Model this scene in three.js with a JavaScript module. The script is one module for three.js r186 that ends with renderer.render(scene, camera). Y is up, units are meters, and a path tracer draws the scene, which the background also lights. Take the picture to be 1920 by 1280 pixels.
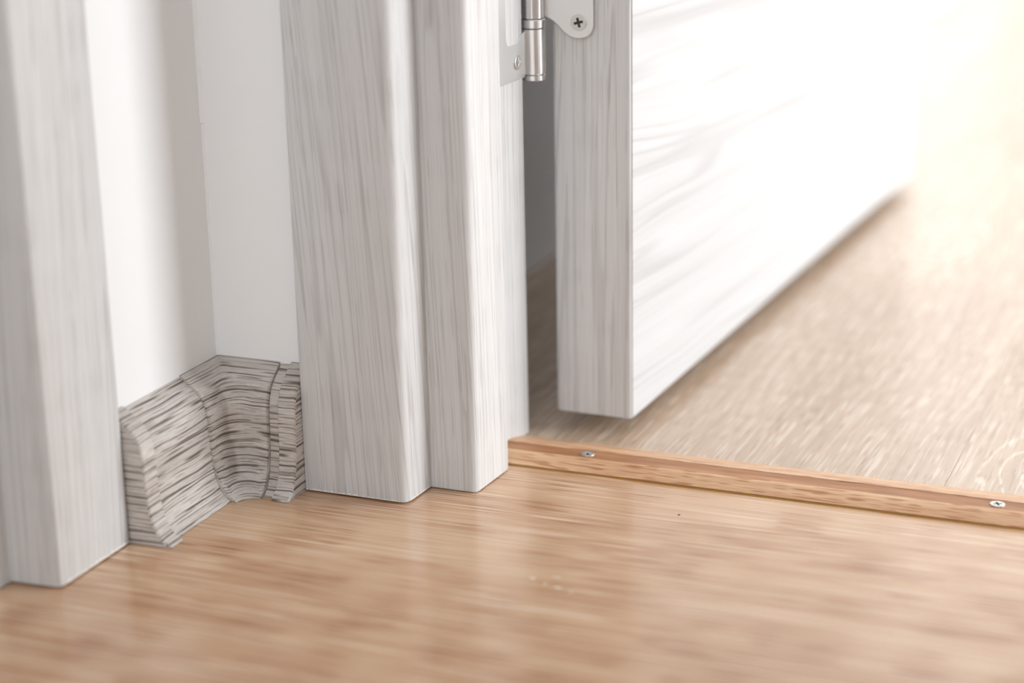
import * as THREE from 'three';
import { mergeGeometries, toCreasedNormals } from 'three/addons/utils/BufferGeometryUtils.js';
import { RectAreaLightUniformsLib } from 'three/addons/lights/RectAreaLightUniformsLib.js';

// ---------------------------------------------------------------- camera, sky, window light, exposure
const scene = new THREE.Scene();
const D = Math.PI / 180, mm = 0.001;
const camera = new THREE.PerspectiveCamera(2 * Math.atan(640 / 3600) / D, 1.5, 0.05, 60);
camera.position.set(0.35707, 0.32098, 0.72571);
camera.rotation.order = 'YXZ';
camera.rotation.set(-16.889 * D, 22.717 * D, -1.175 * D);
camera.focus = 0.872;
camera.userData.fStop = 3.4;
scene.add(camera);
scene.background = new THREE.Color(0.75, 0.86, 1.0);
RectAreaLightUniformsLib.init();
function daylight(name, w, h, pos, look, intensity, color) {
  const l = new THREE.RectAreaLight(color, intensity, w, h);
  l.name = name; l.position.set(...pos); l.lookAt(...look); scene.add(l);
}
// far room: window in its right wall, added one in its end wall; hall: window in the wall behind the camera
const WIN_R = { z0: -1.78, z1: -0.42, y0: 0.12, y1: 1.75, x: 3.6 };
const ADDED_WIN = { x0: 0.1, x1: 1.2, y0: 0.12, y1: 2.1, z: -2.4 };  // end-wall window added to brighten the floor reflections
const WIN_B = { x0: 0.25, x1: 1.05, y0: 0.12, y1: 2.05, z: 2.6 };
daylight('window_daylight_room', WIN_R.z1 - WIN_R.z0 - 0.1, WIN_R.y1 - WIN_R.y0 - 0.1, [WIN_R.x - 0.005, (WIN_R.y0 + WIN_R.y1) / 2, (WIN_R.z0 + WIN_R.z1) / 2], [0, (WIN_R.y0 + WIN_R.y1) / 2, (WIN_R.z0 + WIN_R.z1) / 2], 19.5, new THREE.Color(0.90, 0.955, 1.0));
daylight('added_daylight_far', ADDED_WIN.x1 - ADDED_WIN.x0 - 0.1, ADDED_WIN.y1 - ADDED_WIN.y0 - 0.1, [(ADDED_WIN.x0 + ADDED_WIN.x1) / 2, (ADDED_WIN.y0 + ADDED_WIN.y1) / 2, ADDED_WIN.z + 0.005], [(ADDED_WIN.x0 + ADDED_WIN.x1) / 2, (ADDED_WIN.y0 + ADDED_WIN.y1) / 2, 0], 0.35, new THREE.Color(1.0, 0.98, 0.99));
daylight('window_daylight_hall', WIN_B.x1 - WIN_B.x0 - 0.1, WIN_B.y1 - WIN_B.y0 - 0.1, [(WIN_B.x0 + WIN_B.x1) / 2, (WIN_B.y0 + WIN_B.y1) / 2, WIN_B.z - 0.005], [(WIN_B.x0 + WIN_B.x1) / 2, (WIN_B.y0 + WIN_B.y1) / 2, 0], 3.8, new THREE.Color(0.92, 0.965, 1.0));
const renderer = new THREE.WebGLRenderer({ antialias: true });
renderer.toneMapping = THREE.LinearToneMapping;
renderer.toneMappingExposure = 1.0;
renderer.shadowMap.enabled = true;

// ---------------------------------------------------------------- noise and textures
function rng(seed) { let a = seed >>> 0; return () => { a = (a + 0x6D2B79F5) | 0; let t = Math.imul(a ^ (a >>> 15), 1 | a); t = (t + Math.imul(t ^ (t >>> 7), 61 | t)) ^ t; return ((t ^ (t >>> 14)) >>> 0) / 4294967296; }; }
function hash(x, y, s) { let h = Math.imul(x, 374761393) ^ Math.imul(y, 668265263) ^ Math.imul(s, 974634777); h = Math.imul(h ^ (h >>> 13), 1274126177); return ((h ^ (h >>> 16)) >>> 0) / 4294967296; }
function pn(x, y, px, py, s) {             // value noise, periodic in px, py
  const x0 = Math.floor(x), y0 = Math.floor(y); let fx = x - x0, fy = y - y0;
  fx = fx * fx * (3 - 2 * fx); fy = fy * fy * (3 - 2 * fy);
  const xa = ((x0 % px) + px) % px, xb = (xa + 1) % px, ya = ((y0 % py) + py) % py, yb = (ya + 1) % py;
  const a = hash(xa, ya, s), b = hash(xb, ya, s), c = hash(xa, yb, s), d = hash(xb, yb, s);
  return a + (b - a) * fx + (c - a + (a - b - c + d) * fx) * fy;
}
const sst = (a, b, x) => { const t = Math.min(1, Math.max(0, (x - a) / (b - a))); return t * t * (3 - 2 * t); };
function texture(W, H, fn) {               // fn(u, v in 0..1, out[3] sRGB 0..255)
  const data = new Uint8Array(W * H * 4), c = [0, 0, 0];
  for (let j = 0; j < H; j++) for (let i = 0; i < W; i++) {
    fn((i + 0.5) / W, (j + 0.5) / H, c);
    const k = (j * W + i) * 4;
    data[k] = Math.max(0, Math.min(255, c[0])); data[k + 1] = Math.max(0, Math.min(255, c[1])); data[k + 2] = Math.max(0, Math.min(255, c[2])); data[k + 3] = 255;
  }
  const t = new THREE.DataTexture(data, W, H, THREE.RGBAFormat);
  t.colorSpace = THREE.SRGBColorSpace; t.wrapS = t.wrapT = THREE.RepeatWrapping; t.magFilter = THREE.LinearFilter; t.minFilter = THREE.LinearMipmapLinearFilter; t.generateMipmaps = true; t.needsUpdate = true;
  return t;
}
const mixc = (o, a, b, t) => { for (let k = 0; k < 3; k++) o[k] = a[k] + (b[k] - a[k]) * t; };
// pale grey ash foil: u across the grain (0.20 m), v along it (0.80 m)
const FOIL = [0.20, 0.80];
const foilTex = texture(2048, 1536, (u, v, c) => {
  const w = 0.030 * (pn(u * 4, v * 3, 4, 3, 1) - 0.5) + 0.010 * (pn(u * 9, v * 9, 9, 9, 2) - 0.5);
  const q = u + w;
  const band = pn(q * 14, v * 2, 14, 2, 3), mid = pn(q * 60, v * 5, 60, 5, 4), fine = pn(q * 300, v * 16, 300, 16, 5), hair = pn(q * 640, v * 60, 640, 60, 6);
  const ring = pn(q * 40, v * 2, 40, 2, 7), cont = (ring * 4) % 1, edge = sst(0.62, 0.9, cont) * (1 - sst(0.9, 0.97, cont));
  const tick = sst(0.7, 0.85, pn(q * 500, v * 34, 500, 34, 8));
  const pore = sst(0.72, 0.92, hair) * sst(0.35, 0.8, mid);
  const t = 0.08 * band + 0.05 * mid + 0.07 * fine + 0.17 * edge + 0.16 * pore + 0.16 * tick;
  mixc(c, [222, 221, 220], [132, 123, 119], t);
});
// door face foil: overexposure put in as fainter grain, lying level
const doorTex = texture(1024, 1024, (u, v, c) => {
  const q = u + 0.05 * (pn(u * 4, v * 4, 4, 4, 101) - 0.5) + 0.02 * (pn(u * 10, v * 12, 10, 12, 102) - 0.5);
  const a = pn(q * 30, v * 5, 30, 5, 103), b = pn(q * 160, v * 14, 160, 14, 104), e = pn(q * 40, v * 3, 40, 3, 105);
  mixc(c, [209, 209, 210], [130, 124, 121], 0.06 * a + 0.10 * b + 0.14 * sst(0.55, 0.72, e) * (1 - sst(0.72, 0.8, e)));
});
// taupe-striped skirting foil: u across (0.10 m), v along (0.30 m)
const STRIPE = [0.10, 0.30];
const stripeTex = texture(1024, 1024, (u, v, c) => {
  const w = 0.030 * (pn(u * 4, v * 6, 4, 6, 11) - 0.5) + 0.010 * (pn(u * 12, v * 22, 12, 22, 12) - 0.5);
  const q = u + w;
  const lines = (N, seed, vs, th) => {               // drawn-out dark year lines that swell, thin and break off
    const k = Math.floor(q * N), kk = ((k % N) + N) % N, n = pn(kk * 7.31, v * vs, 4096, vs, seed), m = pn(kk * 3.7, v * vs * 2, 4096, vs * 2, seed + 1);
    const c0 = 0.5 + 0.5 * (hash(kk, 3, seed) - 0.5), d = Math.abs(q * N - k - c0), w = th * (0.25 + 1.1 * n);
    return sst(w, w * 0.3, d) * sst(0.34, 0.7, m);
  };
  const f = pn(q * 260, v * 50, 260, 50, 15), g = pn(u * 400, v * 150, 400, 150, 16), bl = pn(q * 16, v * 5, 16, 5, 17);
  const t = Math.min(1, 0.70 * lines(26, 71, 9, 0.20) + 0.52 * lines(64, 81, 13, 0.24) + 0.22 * lines(150, 91, 24, 0.34) + 0.12 * f + 0.10 * g + 0.14 * bl);
  mixc(c, [223, 216, 209], [98, 86, 78], t);
});
// oak laminate: u across (0.24 m), v along (1.20 m)
const OAK = [0.24, 1.20];
const oakTex = texture(2048, 1536, (u, v, c) => {
  const w = 0.05 * (pn(u * 3, v * 4, 3, 4, 21) - 0.5) + 0.016 * (pn(u * 10, v * 14, 10, 14, 22) - 0.5);
  const q = u + w;
  const blot = pn(q * 6, v * 9, 6, 9, 23), blot2 = pn(q * 20, v * 64, 20, 64, 24), st = pn(q * 110, v * 30, 110, 30, 25), fi = pn(q * 400, v * 56, 400, 56, 26), fine2 = pn(q * 520, v * 30, 520, 30, 27);
  const dark = sst(0.6, 0.95, fi) * sst(0.3, 0.7, blot2), pale = sst(0.62, 0.9, fine2);
  const t = 0.22 * blot + 0.28 * blot2 + 0.15 * st + 0.5 * dark + 0.16 * fi;
  mixc(c, [228, 195, 163], [166, 116, 80], t);
  mixc(c, c.slice(), [246, 226, 204], 0.6 * pale * (1 - dark));
});
// limed oak laminate of the far room, same measure, with chalky pores and one cathedral figure
const oak2Tex = texture(2048, 1536, (u, v, c) => {
  const w = 0.06 * (pn(u * 3, v * 3, 3, 3, 31) - 0.5) + 0.014 * (pn(u * 12, v * 16, 12, 16, 32) - 0.5);
  const q = u + w;
  const blot = pn(q * 7, v * 6, 7, 6, 33), st = pn(q * 90, v * 14, 90, 14, 34), fi = pn(q * 300, v * 110, 300, 110, 35), ch = pn(q * 380, v * 60, 380, 60, 36);
  const dark = sst(0.55, 0.9, fi), pale = sst(0.6, 0.9, ch);
  const t = 0.30 * blot + 0.22 * st + 0.24 * dark;
  mixc(c, [211, 188, 166], [150, 120, 96], t);
  const du = (u - 0.14) * OAK[0], dv = (v - 0.5) * OAK[1], r = Math.sqrt(du * du + Math.pow(dv * 0.42, 2)) + 0.004 * (pn(u * 40, v * 60, 40, 60, 37) - 0.5);
  const rings = 0.6 * sst(0.75, 1.0, Math.cos(r * 2 * Math.PI / 0.0085)) * sst(0.034, 0.026, r) * sst(0.2, 0.6, pn(u * 180, v * 240, 180, 240, 38) + 0.1);
  mixc(c, c.slice(), [246, 236, 222], Math.min(0.85, 0.45 * pale + 0.8 * rings));
});
// red oak veneer of the threshold: u across (0.06), v along (0.40)
const VEN = [0.06, 0.40];
const veneerTex = texture(512, 1024, (u, v, c) => {
  const q = u + 0.05 * (pn(u * 3, v * 5, 3, 5, 41) - 0.5);
  const a = pn(q * 24, v * 10, 24, 10, 42), b = pn(q * 90, v * 46, 90, 46, 43), d = pn(q * 150, v * 80, 150, 80, 44);
  const t = 0.30 * a + 0.5 * sst(0.55, 0.9, b) + 0.25 * d;
  mixc(c, [236, 198, 160], [166, 108, 70], t);
});
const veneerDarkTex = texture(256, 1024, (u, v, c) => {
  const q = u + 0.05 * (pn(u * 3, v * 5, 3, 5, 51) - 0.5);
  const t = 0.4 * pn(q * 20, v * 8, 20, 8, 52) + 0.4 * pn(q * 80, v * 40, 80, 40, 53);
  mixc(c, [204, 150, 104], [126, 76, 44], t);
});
const plasterBump = (() => { const t = texture(512, 512, (u, v, c) => { const n = 0.5 * pn(u * 20, v * 20, 20, 20, 61) + 0.3 * pn(u * 70, v * 70, 70, 70, 62) + 0.2 * pn(u * 200, v * 200, 200, 200, 63); c[0] = c[1] = c[2] = 255 * n; }); t.colorSpace = THREE.NoColorSpace; return t; })();

// ---------------------------------------------------------------- materials
const std = (o) => new THREE.MeshPhysicalMaterial(o);
const M = {
  paint: std({ color: 0xf6f5f4, roughness: 0.75, bumpMap: plasterBump, bumpScale: 0.0003 }),
  ceiling: std({ color: 0xf4f3f1, roughness: 0.9 }),
  foil: std({ map: foilTex, roughness: 0.5 }),
  doorFoil: std({ map: doorTex, roughness: 0.5 }),
  core: std({ color: 0xf2eee8, roughness: 0.8 }),
  stripe: std({ map: stripeTex, roughness: 0.55 }),
  oak: std({ map: oakTex, roughness: 0.18, bumpMap: oakTex, bumpScale: 0.00006 }),
  oak2: std({ map: oak2Tex, roughness: 0.22, bumpMap: oak2Tex, bumpScale: 0.00008 }),
  veneer: std({ map: veneerTex, roughness: 0.45 }),
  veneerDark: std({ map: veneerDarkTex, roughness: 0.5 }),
  brass: std({ color: 0xc9a45a, roughness: 0.4, metalness: 0.8 }),
  nickel: std({ color: 0xd2d1d0, roughness: 0.3, metalness: 1 }),
  satin: std({ color: 0xe2e2e1, roughness: 0.42, metalness: 1 }),
  screw: std({ color: 0xcfcdc8, roughness: 0.35, metalness: 1 }),
  recessShade: std({ color: 0x454341, roughness: 0.6, metalness: 0.6 }),  // dark tone puts shade into the shallow screw crosses
  board: std({ color: 0x9a7d60, roughness: 0.9 }),
  plastic: std({ color: 0x8f8880, roughness: 0.6 }),
  white: std({ color: 0xf5f5f3, roughness: 0.4 }),
  glass: std({ color: 0xffffff, roughness: 0, transmission: 1, thickness: 0, ior: 1.5 }),
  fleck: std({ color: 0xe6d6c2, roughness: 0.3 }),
  dot: std({ color: 0x3b2a20, roughness: 0.7 }),
};

// ---------------------------------------------------------------- geometry helpers (profiles in millimetres)
function fromTris(pos, uv, crease = 35) {
  let vol = 0;
  for (let i = 0; i < pos.length; i += 9) { const [a, b, c, d, e, f, g, h, k] = pos.slice(i, i + 9); vol += a * (e * k - f * h) - b * (d * k - f * g) + c * (d * h - e * g); }
  if (vol < 0) for (let i = 0; i < pos.length; i += 9) for (let k = 0; k < 3; k++) { const t = pos[i + 3 + k]; pos[i + 3 + k] = pos[i + 6 + k]; pos[i + 6 + k] = t; }
  if (vol < 0) for (let i = 0; i < uv.length; i += 6) for (let k = 0; k < 2; k++) { const t = uv[i + 2 + k]; uv[i + 2 + k] = uv[i + 4 + k]; uv[i + 4 + k] = t; }
  const g = new THREE.BufferGeometry();
  g.setAttribute('position', new THREE.Float32BufferAttribute(pos, 3));
  g.setAttribute('uv', new THREE.Float32BufferAttribute(uv, 2));
  return toCreasedNormals(g, crease * D);
}
// closed polygon [[a, b, radius?], ...] with rounded corners
function rounded(pts, seg = 5) {
  const out = [], n = pts.length;
  pts.forEach((p, i) => {
    const r = p[2] || 0;
    if (!r) { out.push([p[0], p[1]]); return; }
    const a = pts[(i + n - 1) % n], b = pts[(i + 1) % n];
    const va = new THREE.Vector2(a[0] - p[0], a[1] - p[1]).normalize(), vb = new THREE.Vector2(b[0] - p[0], b[1] - p[1]).normalize();
    const ang = Math.acos(va.dot(vb)), t = r / Math.tan(ang / 2), P = new THREE.Vector2(p[0], p[1]);
    const s = P.clone().addScaledVector(va, t), e = P.clone().addScaledVector(vb, t), c = P.clone().addScaledVector(va.clone().add(vb).normalize(), r / Math.sin(ang / 2));
    let a0 = Math.atan2(s.y - c.y, s.x - c.x), a1 = Math.atan2(e.y - c.y, e.x - c.x);
    while (a1 - a0 > Math.PI) a1 -= 2 * Math.PI; while (a1 - a0 < -Math.PI) a1 += 2 * Math.PI;
    for (let k = 0; k <= seg; k++) { const q = a0 + (a1 - a0) * k / seg; out.push([c.x + r * Math.cos(q), c.y + r * Math.sin(q)]); }
  });
  return out;
}
// loft of closed polygons with the same point count; sections: [{c, pts}] ; map(a,b,c) -> [x,y,z] metres
// uv: u = running length round the section / size[0], v = along / size[1]
function loft(sections, map, size, off = [0, 0], crease = 35) {
  const pos = [], uv = [], n = sections[0].pts.length;
  const per = [0]; for (let i = 1; i <= n; i++) { const p = sections[sections.length > 2 ? 1 : 0].pts, a = p[i - 1], b = p[i % n]; per.push(per[i - 1] + Math.hypot(a[0] - b[0], a[1] - b[1])); }
  const P = (s, i) => map(s.pts[i % n][0], s.pts[i % n][1], s.c);
  const U = (i, s) => [per[i] * mm / size[0] + off[0] + (off[2] || 0) * s.v * mm / size[0], s.v * mm / size[1] + off[1]];
  sections.forEach((s) => { if (s.v === undefined) s.v = s.c; });
  for (let k = 0; k + 1 < sections.length; k++) for (let i = 0; i < n; i++) {
    const A = sections[k], B = sections[k + 1], a = P(A, i), b = P(A, i + 1), c = P(B, i + 1), d = P(B, i);
    pos.push(...a, ...b, ...c, ...a, ...c, ...d);
    uv.push(...U(i, A), ...U(i + 1, A), ...U(i + 1, B), ...U(i, A), ...U(i + 1, B), ...U(i, B));
  }
  for (const [s, flip] of [[sections[0], true], [sections[sections.length - 1], false]]) {
    const tri = THREE.ShapeUtils.triangulateShape(s.pts.map((p) => new THREE.Vector2(p[0], p[1])), []);
    const area = THREE.ShapeUtils.area(s.pts.map((p) => new THREE.Vector2(p[0], p[1])));
    for (const t of tri) { const o = (flip === (area > 0)) ? [t[0], t[2], t[1]] : t; for (const i of o) { pos.push(...P(s, i)); uv.push(s.pts[i][1] * mm / size[0] + off[0], s.pts[i][0] * mm / size[1] + off[1]); } }
  }
  return fromTris(pos, uv, crease);
}
const prism = (pts, c0, c1, map, size, off, crease) => loft([{ c: c0, pts }, { c: c1, pts }], map, size, off, crease);
const upright = (x, z, c) => [x * mm, c * mm, z * mm];        // profile in plan, extruded upwards
const alongX = (z, y, c) => [c * mm, y * mm, z * mm];         // profile (z, y), extruded along x
function box(x0, x1, y0, y1, z0, z1) {                        // metres, uv in metres by dominant axis
  const g = new THREE.BoxGeometry(x1 - x0, y1 - y0, z1 - z0).toNonIndexed(); g.translate((x0 + x1) / 2, (y0 + y1) / 2, (z0 + z1) / 2);
  const p = g.attributes.position, nn = g.attributes.normal, u = g.attributes.uv;
  for (let i = 0; i < p.count; i++) { const ax = Math.abs(nn.getX(i)) > 0.5 ? [p.getZ(i), p.getY(i)] : Math.abs(nn.getY(i)) > 0.5 ? [p.getX(i), p.getZ(i)] : [p.getX(i), p.getY(i)]; u.setXY(i, ...ax); }
  return g;
}
const used = {};
function numbered(n) { if (used[n] === undefined) { used[n] = 0; return n; } used[n]++; return n + '_' + String(used[n]).padStart(3, '0'); }
function mesh(name, geo, mat, parent) {
  const m = new THREE.Mesh(Array.isArray(geo) ? mergeGeometries(geo) : geo, mat);
  m.name = parent ? name : numbered(name); m.castShadow = m.receiveShadow = true; (parent || scene).add(m); return m;
}
function group(name) { const g = new THREE.Group(); g.name = numbered(name); scene.add(g); return g; }
function tag(o, label, category, extra) { Object.assign(o.userData, { label, category }, extra); return o; }
const structure = (o, label, category) => tag(o, label, category, { kind: 'structure' });

// ---------------------------------------------------------------- room shell
const WA = -0.0995, WB = -0.0095, WBK = -0.100, H = 2.55, HR = 1.25, HB = 2.6, FL = -0.10, FR = 3.6, FB = -2.4, T = 0.12;
const OPEN_R = 0.665;                                  // right side of the doorway
// wall with the doorway
structure(mesh('wall_back', [box(-0.34, -0.0205, 0, H, WBK, WB), box(OPEN_R + 0.045, HR, 0, H, WBK, WB), box(-0.0205, OPEN_R + 0.045, 2.09, H, WBK, WB), box(HR, FR + T, 0, H, WBK, WB)], M.paint), 'white painted wall holding the doorway, beside the grey skirting corner', 'wall');
for (const [y0, y1, w] of [[0.058, 0.1666, 1.0], [0.1672, 2.5, 1.5]]) {   // thin filler bead in the corner, with a small crack in it
  const bead = prism([[0, 0], [w, 0], [w * 0.5, w * 0.3], [w * 0.3, w * 0.5], [0, w]], y0 * 1000, y1 * 1000, (a, b, c) => [WA + a * mm, c * mm, WB + b * mm], [1, 1]);
  mesh('filler_bead', bead, M.paint, scene.getObjectByName('wall_back'));
}
// wall on the left, with its own doorway further towards the viewer
structure(mesh('wall_left', [box(WA - T, WA, 0, H, WB, 0.122), box(WA - T, WA, 0, H, 0.84, HB), box(WA - T, WA, 2.09, H, 0.122, 0.84)], M.paint), 'white painted wall above the striped skirting on the left', 'wall');
structure(mesh('wall_right', box(HR, HR + T, 0, H, WB, HB), M.paint), 'white wall closing the hall on the right', 'wall');
function holed(axis, a0, a1, at0, at1, w) {           // wall with a window hole; axis 'x' runs along x
  const b = (p0, p1, y0, y1) => axis === 'x' ? box(p0, p1, y0, y1, at0, at1) : box(at0, at1, y0, y1, p0, p1);
  return [b(a0, w[0], 0, H), b(w[1], a1, 0, H), b(w[0], w[1], 0, w[2]), b(w[0], w[1], w[3], H)];
}
structure(mesh('wall_front', holed('x', WA - T, HR + T, HB, HB + T, [WIN_B.x0, WIN_B.x1, WIN_B.y0, WIN_B.y1]), M.paint), 'white wall with a window behind the viewer', 'wall');
structure(mesh('wall_far', holed('x', FL - T, FR + T, FB - T, FB, [ADDED_WIN.x0, ADDED_WIN.x1, ADDED_WIN.y0, ADDED_WIN.y1]), M.paint), 'white end wall of the room beyond the door', 'wall');
structure(mesh('wall_room_left', box(FL - T, FL, 0, H, FB, WBK), M.paint), 'white wall in shade behind the open door', 'wall');
structure(mesh('wall_room_right', holed('z', FB, WBK, FR, FR + T, [WIN_R.z0, WIN_R.z1, WIN_R.y0, WIN_R.y1]), M.paint), 'white window wall of the room beyond the door', 'wall');
structure(mesh('ceiling', box(FL - T, FR + T, H, H + 0.1, FB - T, HB + T), M.ceiling), 'plain white ceiling over hall and room', 'ceiling');
function windowUnit(w, place, label) {
  const g = group('window_1'.replace('1', String(++windowUnit.n)));
  const f = 0.05, W = w[1] - w[0], Hh = w[3] - w[2], d = 0.03;
  const put = (n, x0, x1, y0, y1, z0, z1, m) => mesh(n, box(x0, x1, y0, y1, z0, z1), m, g);
  put('window_frame', 0, f, 0, Hh, -d, d, M.white); put('window_frame', W - f, W, 0, Hh, -d, d, M.white); put('window_frame', f, W - f, 0, f, -d, d, M.white); put('window_frame', f, W - f, Hh - f, Hh, -d, d, M.white);
  put('mullion', W / 2 - 0.03, W / 2 + 0.03, f, Hh - f, -d, d, M.white);
  put('pane', f, W / 2 - 0.03, f, Hh - f, -0.003, 0.003, M.glass); put('pane', W / 2 + 0.03, W - f, f, Hh - f, -0.003, 0.003, M.glass);
  place(g); structure(g, label, 'window');
}
windowUnit.n = 0;
windowUnit([WIN_R.z0, WIN_R.z1, WIN_R.y0, WIN_R.y1], (g) => { g.position.set(FR + 0.06, WIN_R.y0, WIN_R.z1); g.rotation.y = Math.PI / 2; }, 'white framed window lighting the room beyond the door');
windowUnit([ADDED_WIN.x0, ADDED_WIN.x1, ADDED_WIN.y0, ADDED_WIN.y1], (g) => { g.position.set(ADDED_WIN.x0, ADDED_WIN.y0, FB - 0.06); }, 'tall white framed window added in the end wall beyond the door for floor sheen');
windowUnit([WIN_B.x0, WIN_B.x1, WIN_B.y0, WIN_B.y1], (g) => { g.position.set(WIN_B.x0, WIN_B.y0, HB + 0.06); }, 'white framed window behind the viewer in the hall');

// ---------------------------------------------------------------- floor: laminate planks
const floor = group('floor'); structure(floor, 'oak laminate floor of hall and room', 'floor');
mesh('subfloor', box(FL - T, FR + T, -0.06, -0.008, FB - T, HB + T), M.board, floor);
function plank(a0, a1, b0, b1, dir, off, mat) {       // a along the plank, b across; top at y = 0 with a fine bevel
  const e = 0.00025, d = 0.00035, pos = [], uv = [];
  const L = [[0, -0.008], [0, -d], [e, 0]];
  const ring = ([i, y]) => [[a0 + i, b0 + i, y], [a1 - i, b0 + i, y], [a1 - i, b1 - i, y], [a0 + i, b1 - i, y]];
  const quad = (p, q, r, s) => { for (const t of [p, q, r, p, r, s]) { pos.push(...(dir === 'x' ? [t[0], t[2], t[1]] : [t[1], t[2], t[0]])); uv.push((t[1] - b0) / OAK[0] + off[0], (t[0]) / OAK[1] + off[1]); } };
  for (let k = 0; k < 2; k++) { const A = ring(L[k]), B = ring(L[k + 1]); for (let i = 0; i < 4; i++) quad(A[i], A[(i + 1) % 4], B[(i + 1) % 4], B[i]); }
  const T2 = ring(L[2]), B2 = ring(L[0]); quad(T2[0], T2[1], T2[2], T2[3]); quad(B2[3], B2[2], B2[1], B2[0]);
  mesh('plank', fromTris(pos, uv, 20), mat, floor);
}
{
  const r = rng(7);
  for (let k = 0; k < 14; k++) plank(WA - T, HR, -0.082 + 0.192 * k, -0.082 + 0.192 * (k + 1), 'x', k === 0 ? [0.05, 0.31] : [r(), r()], M.oak);
  for (let k = -1; k < 19; k++) {
    const x0 = Math.max(FL, 0.030 + 0.192 * k), x1 = Math.min(0.222 + 0.192 * k, FR), cut = k === 1 ? -0.261 : -0.6 - 1.1 * r();
    plank(cut, -0.082, x0, x1, 'z', k === 1 ? [-0.02, 0.61] : [r(), r()], M.oak2);
    plank(Math.max(FB, cut - 1.28), cut, x0, x1, 'z', [r(), r()], M.oak2);
    if (cut - 1.28 > FB) plank(FB, cut - 1.28, x0, x1, 'z', [r(), r()], M.oak2);
  }
}

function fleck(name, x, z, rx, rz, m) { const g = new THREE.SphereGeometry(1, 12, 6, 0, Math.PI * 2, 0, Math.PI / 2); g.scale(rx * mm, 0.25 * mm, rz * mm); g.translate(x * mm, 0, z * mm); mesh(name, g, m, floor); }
fleck('dirt_speck', 119.1, -29.5, 0.6, 0.8, M.dot);
for (const [x, z, a, b] of [[83.6, 56, 1.3, 0.9], [92.4, 51.6, 2.1, 0.5], [90.5, 59.5, 0.8, 0.6], [96.5, 61.2, 1.8, 0.8], [103.1, 63.6, 0.8, 0.5]]) fleck('glint_fleck', x, z, a, b, M.fleck);  // pale domes stand in for blurred glints on the floor
// ---------------------------------------------------------------- door frames: architrave, jamb
const casingProfile = rounded([[-51.5, -9.2], [-51.5, 0, 1], [0.4, 0, 3.2], [1.8, -22.9], [-9, -22.9], [-9, -9.2]]);
const jambProfile = rounded([[-20.4, -23.1], [24.6, -23.1, 2.4], [26.6, -57, 1.3], [15, -57], [16.4, -108, 1], [-20.4, -108]]);
const LIFT = 0.9;
const mirror = (pts, w) => pts.map(([x, z]) => [w - x, z]);
const OPW = (OPEN_R + 0.0246 * 0) * 1000 + 25;       // plan width between the two architraves' inner corners
let trimN = 0;
const trimName = () => 'trim_' + (++trimN);
function chips(parent, line, seed, big = 1, map = upright) {                  // chalky chipped core showing along the saw-cut foot of a moulding
  const r = rng(seed), pos = [], uv = [];
  for (const [ax, az, bx, bz, nx, nz] of line) {
    const L = Math.hypot(bx - ax, bz - az), n = Math.ceil(L / 0.9); let h0 = LIFT + 0.2 + 0.5 * r();
    for (let i = 0; i < n; i++) {
      const h1 = LIFT + 0.1 + (r() < 0.25 ? 1.0 : 0.45) * big * r(), o = 0.12, p = (t, y, k) => map(ax + (bx - ax) * t + nx * o * k, az + (bz - az) * t + nz * o * k, y);
      const a = p(i / n, LIFT, 1), b = p((i + 1) / n, LIFT, 1), c = p((i + 1) / n, h1, 1), d = p(i / n, h0, 1), a2 = p(i / n, LIFT, -1), b2 = p((i + 1) / n, LIFT, -1), c2 = p((i + 1) / n, h1, -1), d2 = p(i / n, h0, -1);
      for (const f of [[a, b, c], [a, c, d], [a2, c2, b2], [a2, d2, c2], [d, c, c2], [d, c2, d2], [a, b2, b], [a, a2, b2]]) for (const q of f) { pos.push(...q); uv.push(0, 0); }
      h0 = h1;
    }
  }
  mesh('chipped_edge', fromTris(pos, uv), M.core, parent);
}
function frameSet(map, mapHead, width, offs, labels, chipLines) {
  const HT = 2035;
  labels.forEach((_, i) => {
    const g = group(trimName());
    if (i === 0) { mesh('architrave', prism(casingProfile, LIFT, HT, map, FOIL, offs[0]), M.foil, g); chips(g, chipLines, 5, map === upright ? 1 : 1.9, map); }
    if (i === 1) mesh('jamb', prism(jambProfile, LIFT * 0.6, HT, map, FOIL, offs[1]), M.foil, g);
    if (i === 2) mesh('architrave', prism(mirror(casingProfile, width), LIFT, HT, map, FOIL, offs[2]), M.foil, g);
    if (i === 3) mesh('jamb', prism(mirror(jambProfile, width), LIFT * 0.6, HT, map, FOIL, offs[3]), M.foil, g);
    if (i === 4) { mesh('architrave', prism(casingProfile.map(([x, z]) => [-x, z]), -51.5, width + 51.5, mapHead, FOIL, offs[4]), M.foil, g); mesh('jamb', prism(jambProfile.map(([x, z]) => [-x, z]), -20.4, width + 20.4, mapHead, FOIL, offs[4]), M.foil, g); }
    structure(g, labels[i], 'door trim');
  });
}
const W1 = OPEN_R * 1000 + 25;
frameSet(upright, (a, z, c) => [c * mm, (2062 + a) * mm, z * mm], W1,
  [[0.37, 0.12, 0.06], [0.22, 0.40, 0.01], [0.1, 0.2], [0.5, 0.6], [0.3, 0.3]],
  ['grey wood-grain architrave standing right of the striped skirting corner', 'grey wood-grain door jamb carrying the steel hinge', 'grey architrave on the latch side of the doorway, out of the frame', 'grey jamb on the latch side of the doorway, out of the frame', 'grey head of the doorway with the hinge, out of the frame'],
  [[-51, 0, -3, 0, 0, 1], [0.6, -3, 1.8, -22, 1, 0]]);
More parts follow.
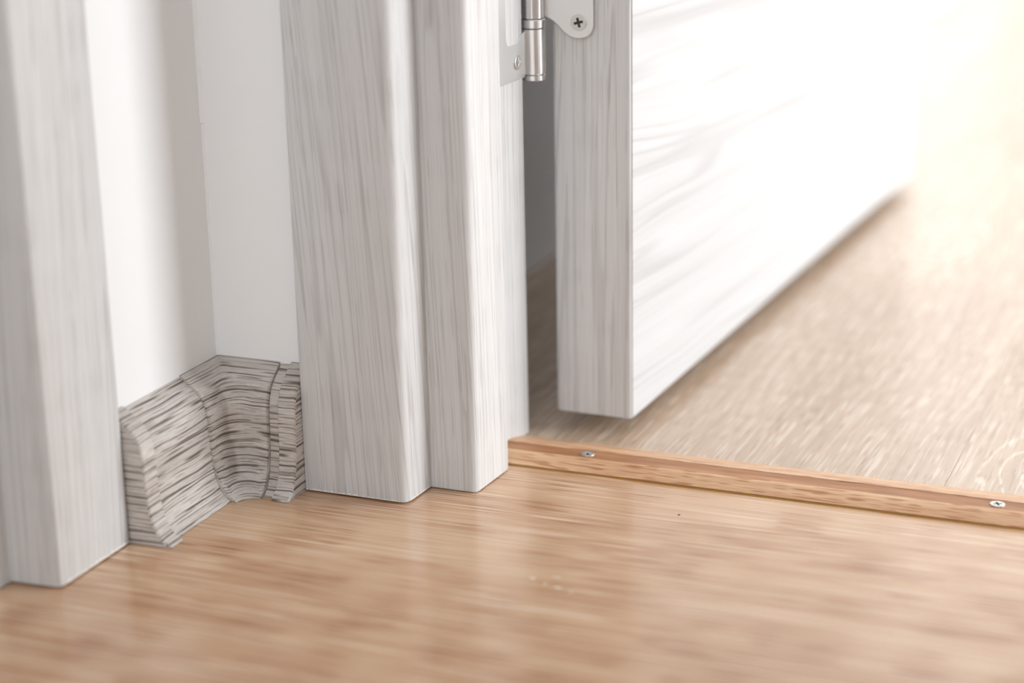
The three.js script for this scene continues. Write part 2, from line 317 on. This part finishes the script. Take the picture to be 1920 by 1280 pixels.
// doorway in the left wall: the same mouldings turned a quarter
const mapA = (p, q, c) => [(-93.4 + q * 1.03) * mm, c * mm, (131.6 + p * 0.985) * mm];
frameSet(mapA, (a, q, c) => [(-93.4 + q * 1.03) * mm, (2062 + a) * mm, (131.6 + c * 0.985) * mm], W1,
  [[0.61, 0.52, 0.04], [0.8, 0.1], [0.15, 0.25], [0.55, 0.65], [0.35, 0.35]],
  ['blurred grey wood-grain architrave at the left edge of the picture', 'grey jamb just left of the blurred architrave', 'grey architrave on the left wall nearer the viewer, out of the frame', 'grey jamb on the left wall nearer the viewer, out of the frame', 'grey head of the left wall doorway, out of the frame'],
  [[-51, 0, -3, 0, 0, 1]]);

// ---------------------------------------------------------------- doors
function doorLeaf(name, len, thick, h, gap, label) {   // local: x along the leaf from the hinge end, z thickness 0..-thick
  const g = group(name), r = 0.0012;
  const prof = rounded([[0, 0, 1.2], [0, -thick, 1.2], [len, -thick, 1.2], [len, 0, 1.2]], 3);
  const core = mesh('core', prism(prof, gap, gap + h, upright, FOIL, [0.71, 0.05]), M.foil, g);
  for (const z of [0, -thick - 0.5]) {                 // face skins with the grain lying across the leaf
    const s = fromBoxUV(1.2, len - 1.2, gap + 0.3, gap + h - 0.3, z, z + 0.5);
    mesh('face_panel', s, M.doorFoil, g);
  }
  return structure(g, label, 'door');
}
function fromBoxUV(x0, x1, y0, y1, z0, z1) {
  const g = box(x0 * mm, x1 * mm, y0 * mm, y1 * mm, z0 * mm, z1 * mm), u = g.attributes.uv, p = g.attributes.position;
  for (let i = 0; i < u.count; i++) u.setXY(i, p.getY(i) / FOIL[0] * 0.8 + 0.2 + 0.1 * p.getX(i), p.getX(i) / FOIL[1] * 0.8 + 0.1);
  return g;
}
const door = doorLeaf('door_1', 612, 39, 2000, 9, 'white-grey wood-grain door standing open on its steel hinge');
door.position.set(0.0657, 0, -0.120); door.rotation.y = Math.PI / 2 - 1.67 * D;
// local +z face (z = 0) turns to face +x
const door2 = doorLeaf('door_2', 632, 39, 2000, 9, 'closed grey door in the left wall, out of the frame');
door2.position.set(-0.166, 0, 0.150); door2.rotation.y = -Math.PI / 2;

// ---------------------------------------------------------------- skirting
function smooth(pts, n) { return new THREE.SplineCurve(pts.map((p) => new THREE.Vector2(p[0], p[1]))).getPoints(n).map((p) => [p.x, p.y]); }
const OUT = smooth([[2.2, 57.6], [6.5, 54.2], [10.9, 50.4], [13.1, 46.5], [14.4, 42.3], [15, 35.6], [15.3, 28.6], [15.9, 19.8], [16.6, 14.6], [17.9, 9.4], [20.4, 4.6], [23.3, 1.8], [25.6, 0.15]], 36);
const skirtFace = OUT.map(([d, h]) => [d - 1.7, h - 0.9]).filter(([d, h]) => h > 0.1);   // the strip itself lies a millimetre under its fittings
const faceAt = (h) => { for (let i = 0; i + 1 < skirtFace.length; i++) { const a = skirtFace[i], b = skirtFace[i + 1]; if (h <= a[1] && h >= b[1]) return [a[0] + (b[0] - a[0]) * (a[1] - h) / (a[1] - b[1]), h]; } return h > 30 ? skirtFace[0] : skirtFace[skirtFace.length - 1]; };
const bodyPoly = (lo, hi, inset = 0) => { const f = [faceAt(hi), ...skirtFace.filter(([d, h]) => h < hi - 0.05 && h > lo + 0.05 && Math.abs(h - hi) > 0.9 && Math.abs(h - lo) > 0.9), faceAt(lo)].map(([d, h]) => [d - inset, h]); return [[0.2, f[0][1] + (hi > 50 ? 0.7 : 0)], ...f, [0.2, f[f.length - 1][1]]]; };
function baseboard(name, map, c0, c1, off, label, seam) {
  const g = group(name);
  mesh('upper_moulding', prism(bodyPoly(35.2, 60), c0, c1, map, STRIPE, off), M.stripe, g);
  mesh('cover_strip', loft([{ c: c0, pts: bodyPoly(15, 35.1 - seam, 0.05) }, { c: c1, pts: bodyPoly(15, 35.1, 0.05) }], map, STRIPE, [off[0] + 0.33, off[1] + 0.4]), M.stripe, g);
  mesh('foot_moulding', prism(bodyPoly(0, 14.95), c0, c1, map, STRIPE, [off[0] + 0.6, off[1] + 0.15]), M.stripe, g);
  mesh('channel_core', prism([[0.1, 1], [0.1, 52], [8, 50], [12.2, 36], [12.4, 14], [12.8, 4], [13, 1]], c0 + 0.1, c1 - 0.1, map, STRIPE), M.plastic, g);
  return structure(g, label, 'skirting');
}
const mapSkA = (d, h, c) => [WA + d * mm, h * mm, c * mm];
const mapSkB = (d, h, c) => [c * mm, h * mm, WB + d * mm];
baseboard('baseboard_left', mapSkA, 23.6, 70.3, [0.1, 0.2], 'striped grey plastic skirting along the left wall', 1.2);
baseboard('baseboard_back', mapSkB, -65.9, -60.4, [0.45, 0.7], 'short striped skirting between corner piece and end cap', 0.15);
// inside corner piece: the profile swept round the corner with a soft bend
{
  const poly = [[0.05, 58.2], [1.2, 58.2], ...OUT, [0.05, 0.15]];
  const N = 22, end = 33.2, secs = [];
  // point of section t (0..1) for depth d: straight, arc, straight with equal parameter
  const at = (d, t) => {
    const r = 8.2 * Math.min(1, d / 14), s0 = end, sA = d + r, arc = r * Math.PI / 2;
    if (t < 0.34) { const q = t / 0.34; return [d, s0 + (sA - s0) * q]; }
    if (t > 0.66) { const q = (t - 0.66) / 0.34; return [sA + (s0 - sA) * q, d]; }
    const q = (t - 0.34) / 0.32 * Math.PI / 2; return [d + r - r * Math.cos(q), d + r - r * Math.sin(q)];
  };
  const pos = [], uv = [], n = poly.length, P = (i, t) => { const e = t === 0 || t === 1 ? 1 : 0; let [d, h] = poly[i % n]; if (e && d > 1) { d -= 0.55; h = Math.max(0.15, h - 0.35); } const [a, b] = at(d, t); return [WA + a * mm, h * mm, WB + b * mm]; };
  const per = [0]; for (let i = 1; i <= n; i++) per.push(per[i - 1] + Math.hypot(poly[i % n][0] - poly[i - 1][0], poly[i % n][1] - poly[i - 1][1]));
  const ts = [0, 0.012]; for (let k = 1; k < N; k++) ts.push(k / N); ts.push(0.988, 1);
  const UV = (i, t) => [per[i] * mm / STRIPE[0] + 0.27, 0.052 * t / STRIPE[1] + 0.55];
  for (let k = 0; k + 1 < ts.length; k++) for (let i = 0; i < n; i++) {
    const a = P(i, ts[k]), b = P(i + 1, ts[k]), c = P(i + 1, ts[k + 1]), d = P(i, ts[k + 1]);
    pos.push(...a, ...b, ...c, ...a, ...c, ...d); uv.push(...UV(i, ts[k]), ...UV(i + 1, ts[k]), ...UV(i + 1, ts[k + 1]), ...UV(i, ts[k]), ...UV(i + 1, ts[k + 1]), ...UV(i, ts[k + 1]));
  }
  const tri = THREE.ShapeUtils.triangulateShape(poly.map((p) => new THREE.Vector2(...p)), []);
  const ar = THREE.ShapeUtils.area(poly.map((p) => new THREE.Vector2(...p))) > 0;
  for (const [t, f] of [[0, true], [1, false]]) for (const q of tri) for (const i of (f === ar ? [q[0], q[2], q[1]] : q)) { pos.push(...P(i, t)); uv.push(...UV(i, t)); }
  const g = mesh('skirting_corner', fromTris(pos, uv, 40), M.stripe);
  tag(g, 'striped grey plastic inside corner piece joining the two skirting runs', 'skirting corner');
}
function endCap(map, c0, c1, open, off, label) {       // open: the end that shows, rounded over
  const poly = [[0.05, 58.6], [1.4, 58.6], ...OUT.map(([d, h]) => [d + 0.4, h + 0.3]), [25.9, 0.1], [0.05, 0.1]];
  const shrink = (k) => poly.map(([d, h]) => [d <= 0.06 ? d : Math.max(0.06, d - k), h <= 0.4 ? h : Math.max(0.1, h - k)]);
  const s = Math.sign(c1 - c0);
  const secs = [{ c: c0, pts: shrink(0.35) }, { c: c0 + s * 0.35, pts: shrink(0) }, { c: c1 - s * 0.9, pts: shrink(0) }, { c: c1 - s * 0.4, pts: shrink(0.25) }, { c: c1, pts: shrink(0.8) }];
  const g = group('skirting_end_cap');
  mesh('cap_shell', loft(secs, map, STRIPE, off, 40), M.stripe, g);
  // toe: little flat lip on the floor
  mesh('toe', prism(rounded([[20, 0.05], [26.4, 0.05, 0.3], [25.2, 1.5, 0.4], [22.5, 2.6, 0.5], [20, 3.2]], 3), c0 + s * 0.3, c1 - s * 0.5, map, STRIPE, [off[0] + 0.4, off[1]]), M.stripe, g);
  return tag(g, label, 'skirting cap', { group: 'skirting end caps' });
}
endCap(mapSkA, 70.3, 79.9, 1, [0.15, 0.3], 'striped end cap between skirting and blurred left architrave, brightly lit');
endCap(mapSkB, -60.4, -51.7, 1, [0.55, 0.1], 'striped end cap between the corner piece and the central architrave');

// ---------------------------------------------------------------- threshold strip
{
  const g = group('threshold_strip'), x0 = 15.6, x1 = W1 - 15.6;
  const m = (z, y, c) => [c * mm, y * mm, z * mm];
  mesh('strip', prism([[-62.6, 0.6], ...smooth([[-62.2, 1.1], [-64.5, 2.6], [-67.8, 4.1], [-71.3, 4.9]], 8), [-71.6, 4.2], [-81.6, 4.2], ...smooth([[-81.9, 4.9], [-86, 4.5], [-94, 2.7], [-100.8, 0.9]], 8), [-101, 0.6]], x0, x1, m, VEN, [0.1, 0.2]), M.veneer, g);
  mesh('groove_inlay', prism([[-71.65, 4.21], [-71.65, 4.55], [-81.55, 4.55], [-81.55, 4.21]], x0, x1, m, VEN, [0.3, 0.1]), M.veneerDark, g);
  mesh('base_lip', prism([[-62.1, 0.05], [-62.1, 0.6], [-101, 0.6], [-101, 0.05]], x0, x1, m, VEN), M.brass, g);
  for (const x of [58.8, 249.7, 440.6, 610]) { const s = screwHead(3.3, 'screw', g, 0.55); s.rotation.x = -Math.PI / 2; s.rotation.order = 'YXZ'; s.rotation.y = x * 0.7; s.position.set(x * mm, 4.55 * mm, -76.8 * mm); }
  tag(g, 'oak veneered threshold strip with screws lying across the doorway', 'threshold');
}
function screwHead(r, name, parent, rise) {            // faces +z, seat at z = 0
  const sh = new THREE.Shape(); sh.absarc(0, 0, r * mm, 0, Math.PI * 2, false);
  const a = r * 0.15 * mm, b = r * 0.58 * mm, hole = new THREE.Path();
  hole.setFromPoints([[a, a], [a, b], [-a, b], [-a, a], [-b, a], [-b, -a], [-a, -a], [-a, -b], [a, -b], [a, -a], [b, -a], [b, a]].map((p) => new THREE.Vector2(...p)));
  sh.holes.push(hole);
  const g = new THREE.ExtrudeGeometry(sh, { depth: (rise - 0.2) * mm, bevelEnabled: true, bevelThickness: 0.2 * mm, bevelSize: 0.15 * mm, bevelOffset: -0.15 * mm, bevelSegments: 2, curveSegments: 20 });
  const s = mesh(name, g, M.screw, parent);
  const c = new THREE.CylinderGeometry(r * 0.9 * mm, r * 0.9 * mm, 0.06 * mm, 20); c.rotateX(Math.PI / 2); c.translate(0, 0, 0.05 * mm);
  mesh('cross_recess', c, M.recessShade, s);
  return s;
}

// ---------------------------------------------------------------- hinge
{
  const g = group('door_hinge'), yB = 175, yT = 279, cx = 19, cz = -115, mid = (yB + yT) / 2;
  const lathe = (pts) => { const l = new THREE.LatheGeometry(pts.map((p) => new THREE.Vector2(p[0] * mm, p[1] * mm)), 32); l.translate(cx * mm, 0, cz * mm); return toCreasedNormals(l, 30 * D); };
  mesh('pin_cap', lathe([[0, yB], [5.1, yB], [5.45, yB + 0.4], [5.45, yB + 2.6], [5.1, yB + 2.9], [0, yB + 2.9]]), M.nickel, g);
  mesh('knuckle', lathe([[0, yB + 3.1], [5.35, yB + 3.1], [5.65, yB + 3.4], [5.65, yB + 24.4], [0, yB + 24.4]]), M.nickel, g);
  mesh('bearing_ring', lathe([[0, yB + 24.7], [5.4, yB + 24.7], [5.7, yB + 25.1], [5.7, yB + 28.6], [5.4, yB + 29], [0, yB + 29]]), M.nickel, g);
  mesh('knuckle', lathe([[0, yB + 29.3], [5.1, yB + 29.3], [5.1, yT - 29.3], [0, yT - 29.3]]), M.nickel, g);
  mesh('bearing_ring', lathe([[0, yT - 29], [5.4, yT - 29], [5.7, yT - 28.6], [5.7, yT - 25.1], [5.4, yT - 24.7], [0, yT - 24.7]]), M.nickel, g);
  mesh('knuckle', lathe([[0, yT - 24.4], [5.65, yT - 24.4], [5.65, yT - 3.1], [0, yT - 3.1]]), M.nickel, g);
  mesh('pin_cap', lathe([[0, yT - 3], [5.5, yT - 3], [5.5, yT - 0.4], [5.2, yT], [0, yT]]), M.nickel, g);
  // frame leaf on the rebate face: (z, y) outline with the nesting cut-out
  const leaf = new THREE.Shape();
  const V = (z, y) => leaf.lineTo(z * mm, y * mm);
  leaf.moveTo(-110.8 * mm, 178.2 * mm); V(-108, 177.2); V(-72, 177.2); V(-72, 2 * mid - 177.2); V(-108, 2 * mid - 177.2); V(-110.8, 2 * mid - 178.2); V(-110.8, 2 * mid - 199.2); V(-108.5, 2 * mid - 198.4); V(-104, 2 * mid - 196.8); V(-99.5, 2 * mid - 194.2);
  leaf.lineTo(-92 * mm, (2 * mid - 194.2) * mm); leaf.quadraticCurveTo(-88 * mm, (2 * mid - 194.2) * mm, -88 * mm, (2 * mid - 199) * mm); V(-88, 199); leaf.quadraticCurveTo(-88 * mm, 194.2 * mm, -92 * mm, 194.2 * mm); V(-99.5, 194.2); V(-104, 196.8); V(-108.5, 198.4); V(-110.8, 199.2); V(-110.8, 178.2);
  const lg = new THREE.ExtrudeGeometry(leaf, { depth: 1.6 * mm, bevelEnabled: true, bevelThickness: 0.2 * mm, bevelSize: 0.2 * mm, bevelOffset: -0.2 * mm, bevelSegments: 2, curveSegments: 8 });
  lg.translate(108 * mm, 0, 0); lg.rotateY(-Math.PI / 2 - 1.57 * D); lg.translate((16.4 + 0.45) * mm, 0, -108 * mm);
  // after the turn: shape x (z mm) lies along +z, thickness along -x
  mesh('frame_leaf', lg, M.satin, g);
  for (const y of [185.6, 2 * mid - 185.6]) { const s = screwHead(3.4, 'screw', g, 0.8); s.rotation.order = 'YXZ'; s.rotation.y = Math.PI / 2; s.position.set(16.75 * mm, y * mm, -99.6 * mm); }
  // door leaf on the hinge end of the door
  const dl = new THREE.Shape(), W = (x, y) => dl.lineTo(x * mm, y * mm);
  dl.moveTo(21 * mm, 205.2 * mm); W(25, 204.2); dl.quadraticCurveTo(29 * mm, 202.5 * mm, 32 * mm, 199 * mm); dl.quadraticCurveTo(35.5 * mm, 195.2 * mm, 40 * mm, 195.0 * mm); dl.quadraticCurveTo(48 * mm, 194.8 * mm, 48 * mm, 202 * mm);
  W(48, 2 * mid - 202); dl.quadraticCurveTo(48 * mm, (2 * mid - 194.8) * mm, 40 * mm, (2 * mid - 195) * mm); dl.quadraticCurveTo(35.5 * mm, (2 * mid - 195.2) * mm, 32 * mm, (2 * mid - 199) * mm); dl.quadraticCurveTo(29 * mm, (2 * mid - 202.5) * mm, 25 * mm, (2 * mid - 204.2) * mm); W(21, 2 * mid - 205.2); W(21, 205.2);
  const dg = new THREE.ExtrudeGeometry(dl, { depth: 1.2 * mm, bevelEnabled: true, bevelThickness: 0.35 * mm, bevelSize: 0.35 * mm, bevelOffset: -0.35 * mm, bevelSegments: 3, curveSegments: 10 });
  dg.translate(0, 0, -119.6 * mm);
  mesh('door_leaf', dg, M.satin, g);
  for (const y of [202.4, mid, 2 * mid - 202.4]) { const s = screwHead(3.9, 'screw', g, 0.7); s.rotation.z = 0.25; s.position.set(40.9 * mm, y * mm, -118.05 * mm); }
  tag(g, 'nickel steel butt hinge with barrel joining jamb and open door', 'hinge');
}

renderer.render(scene, camera);
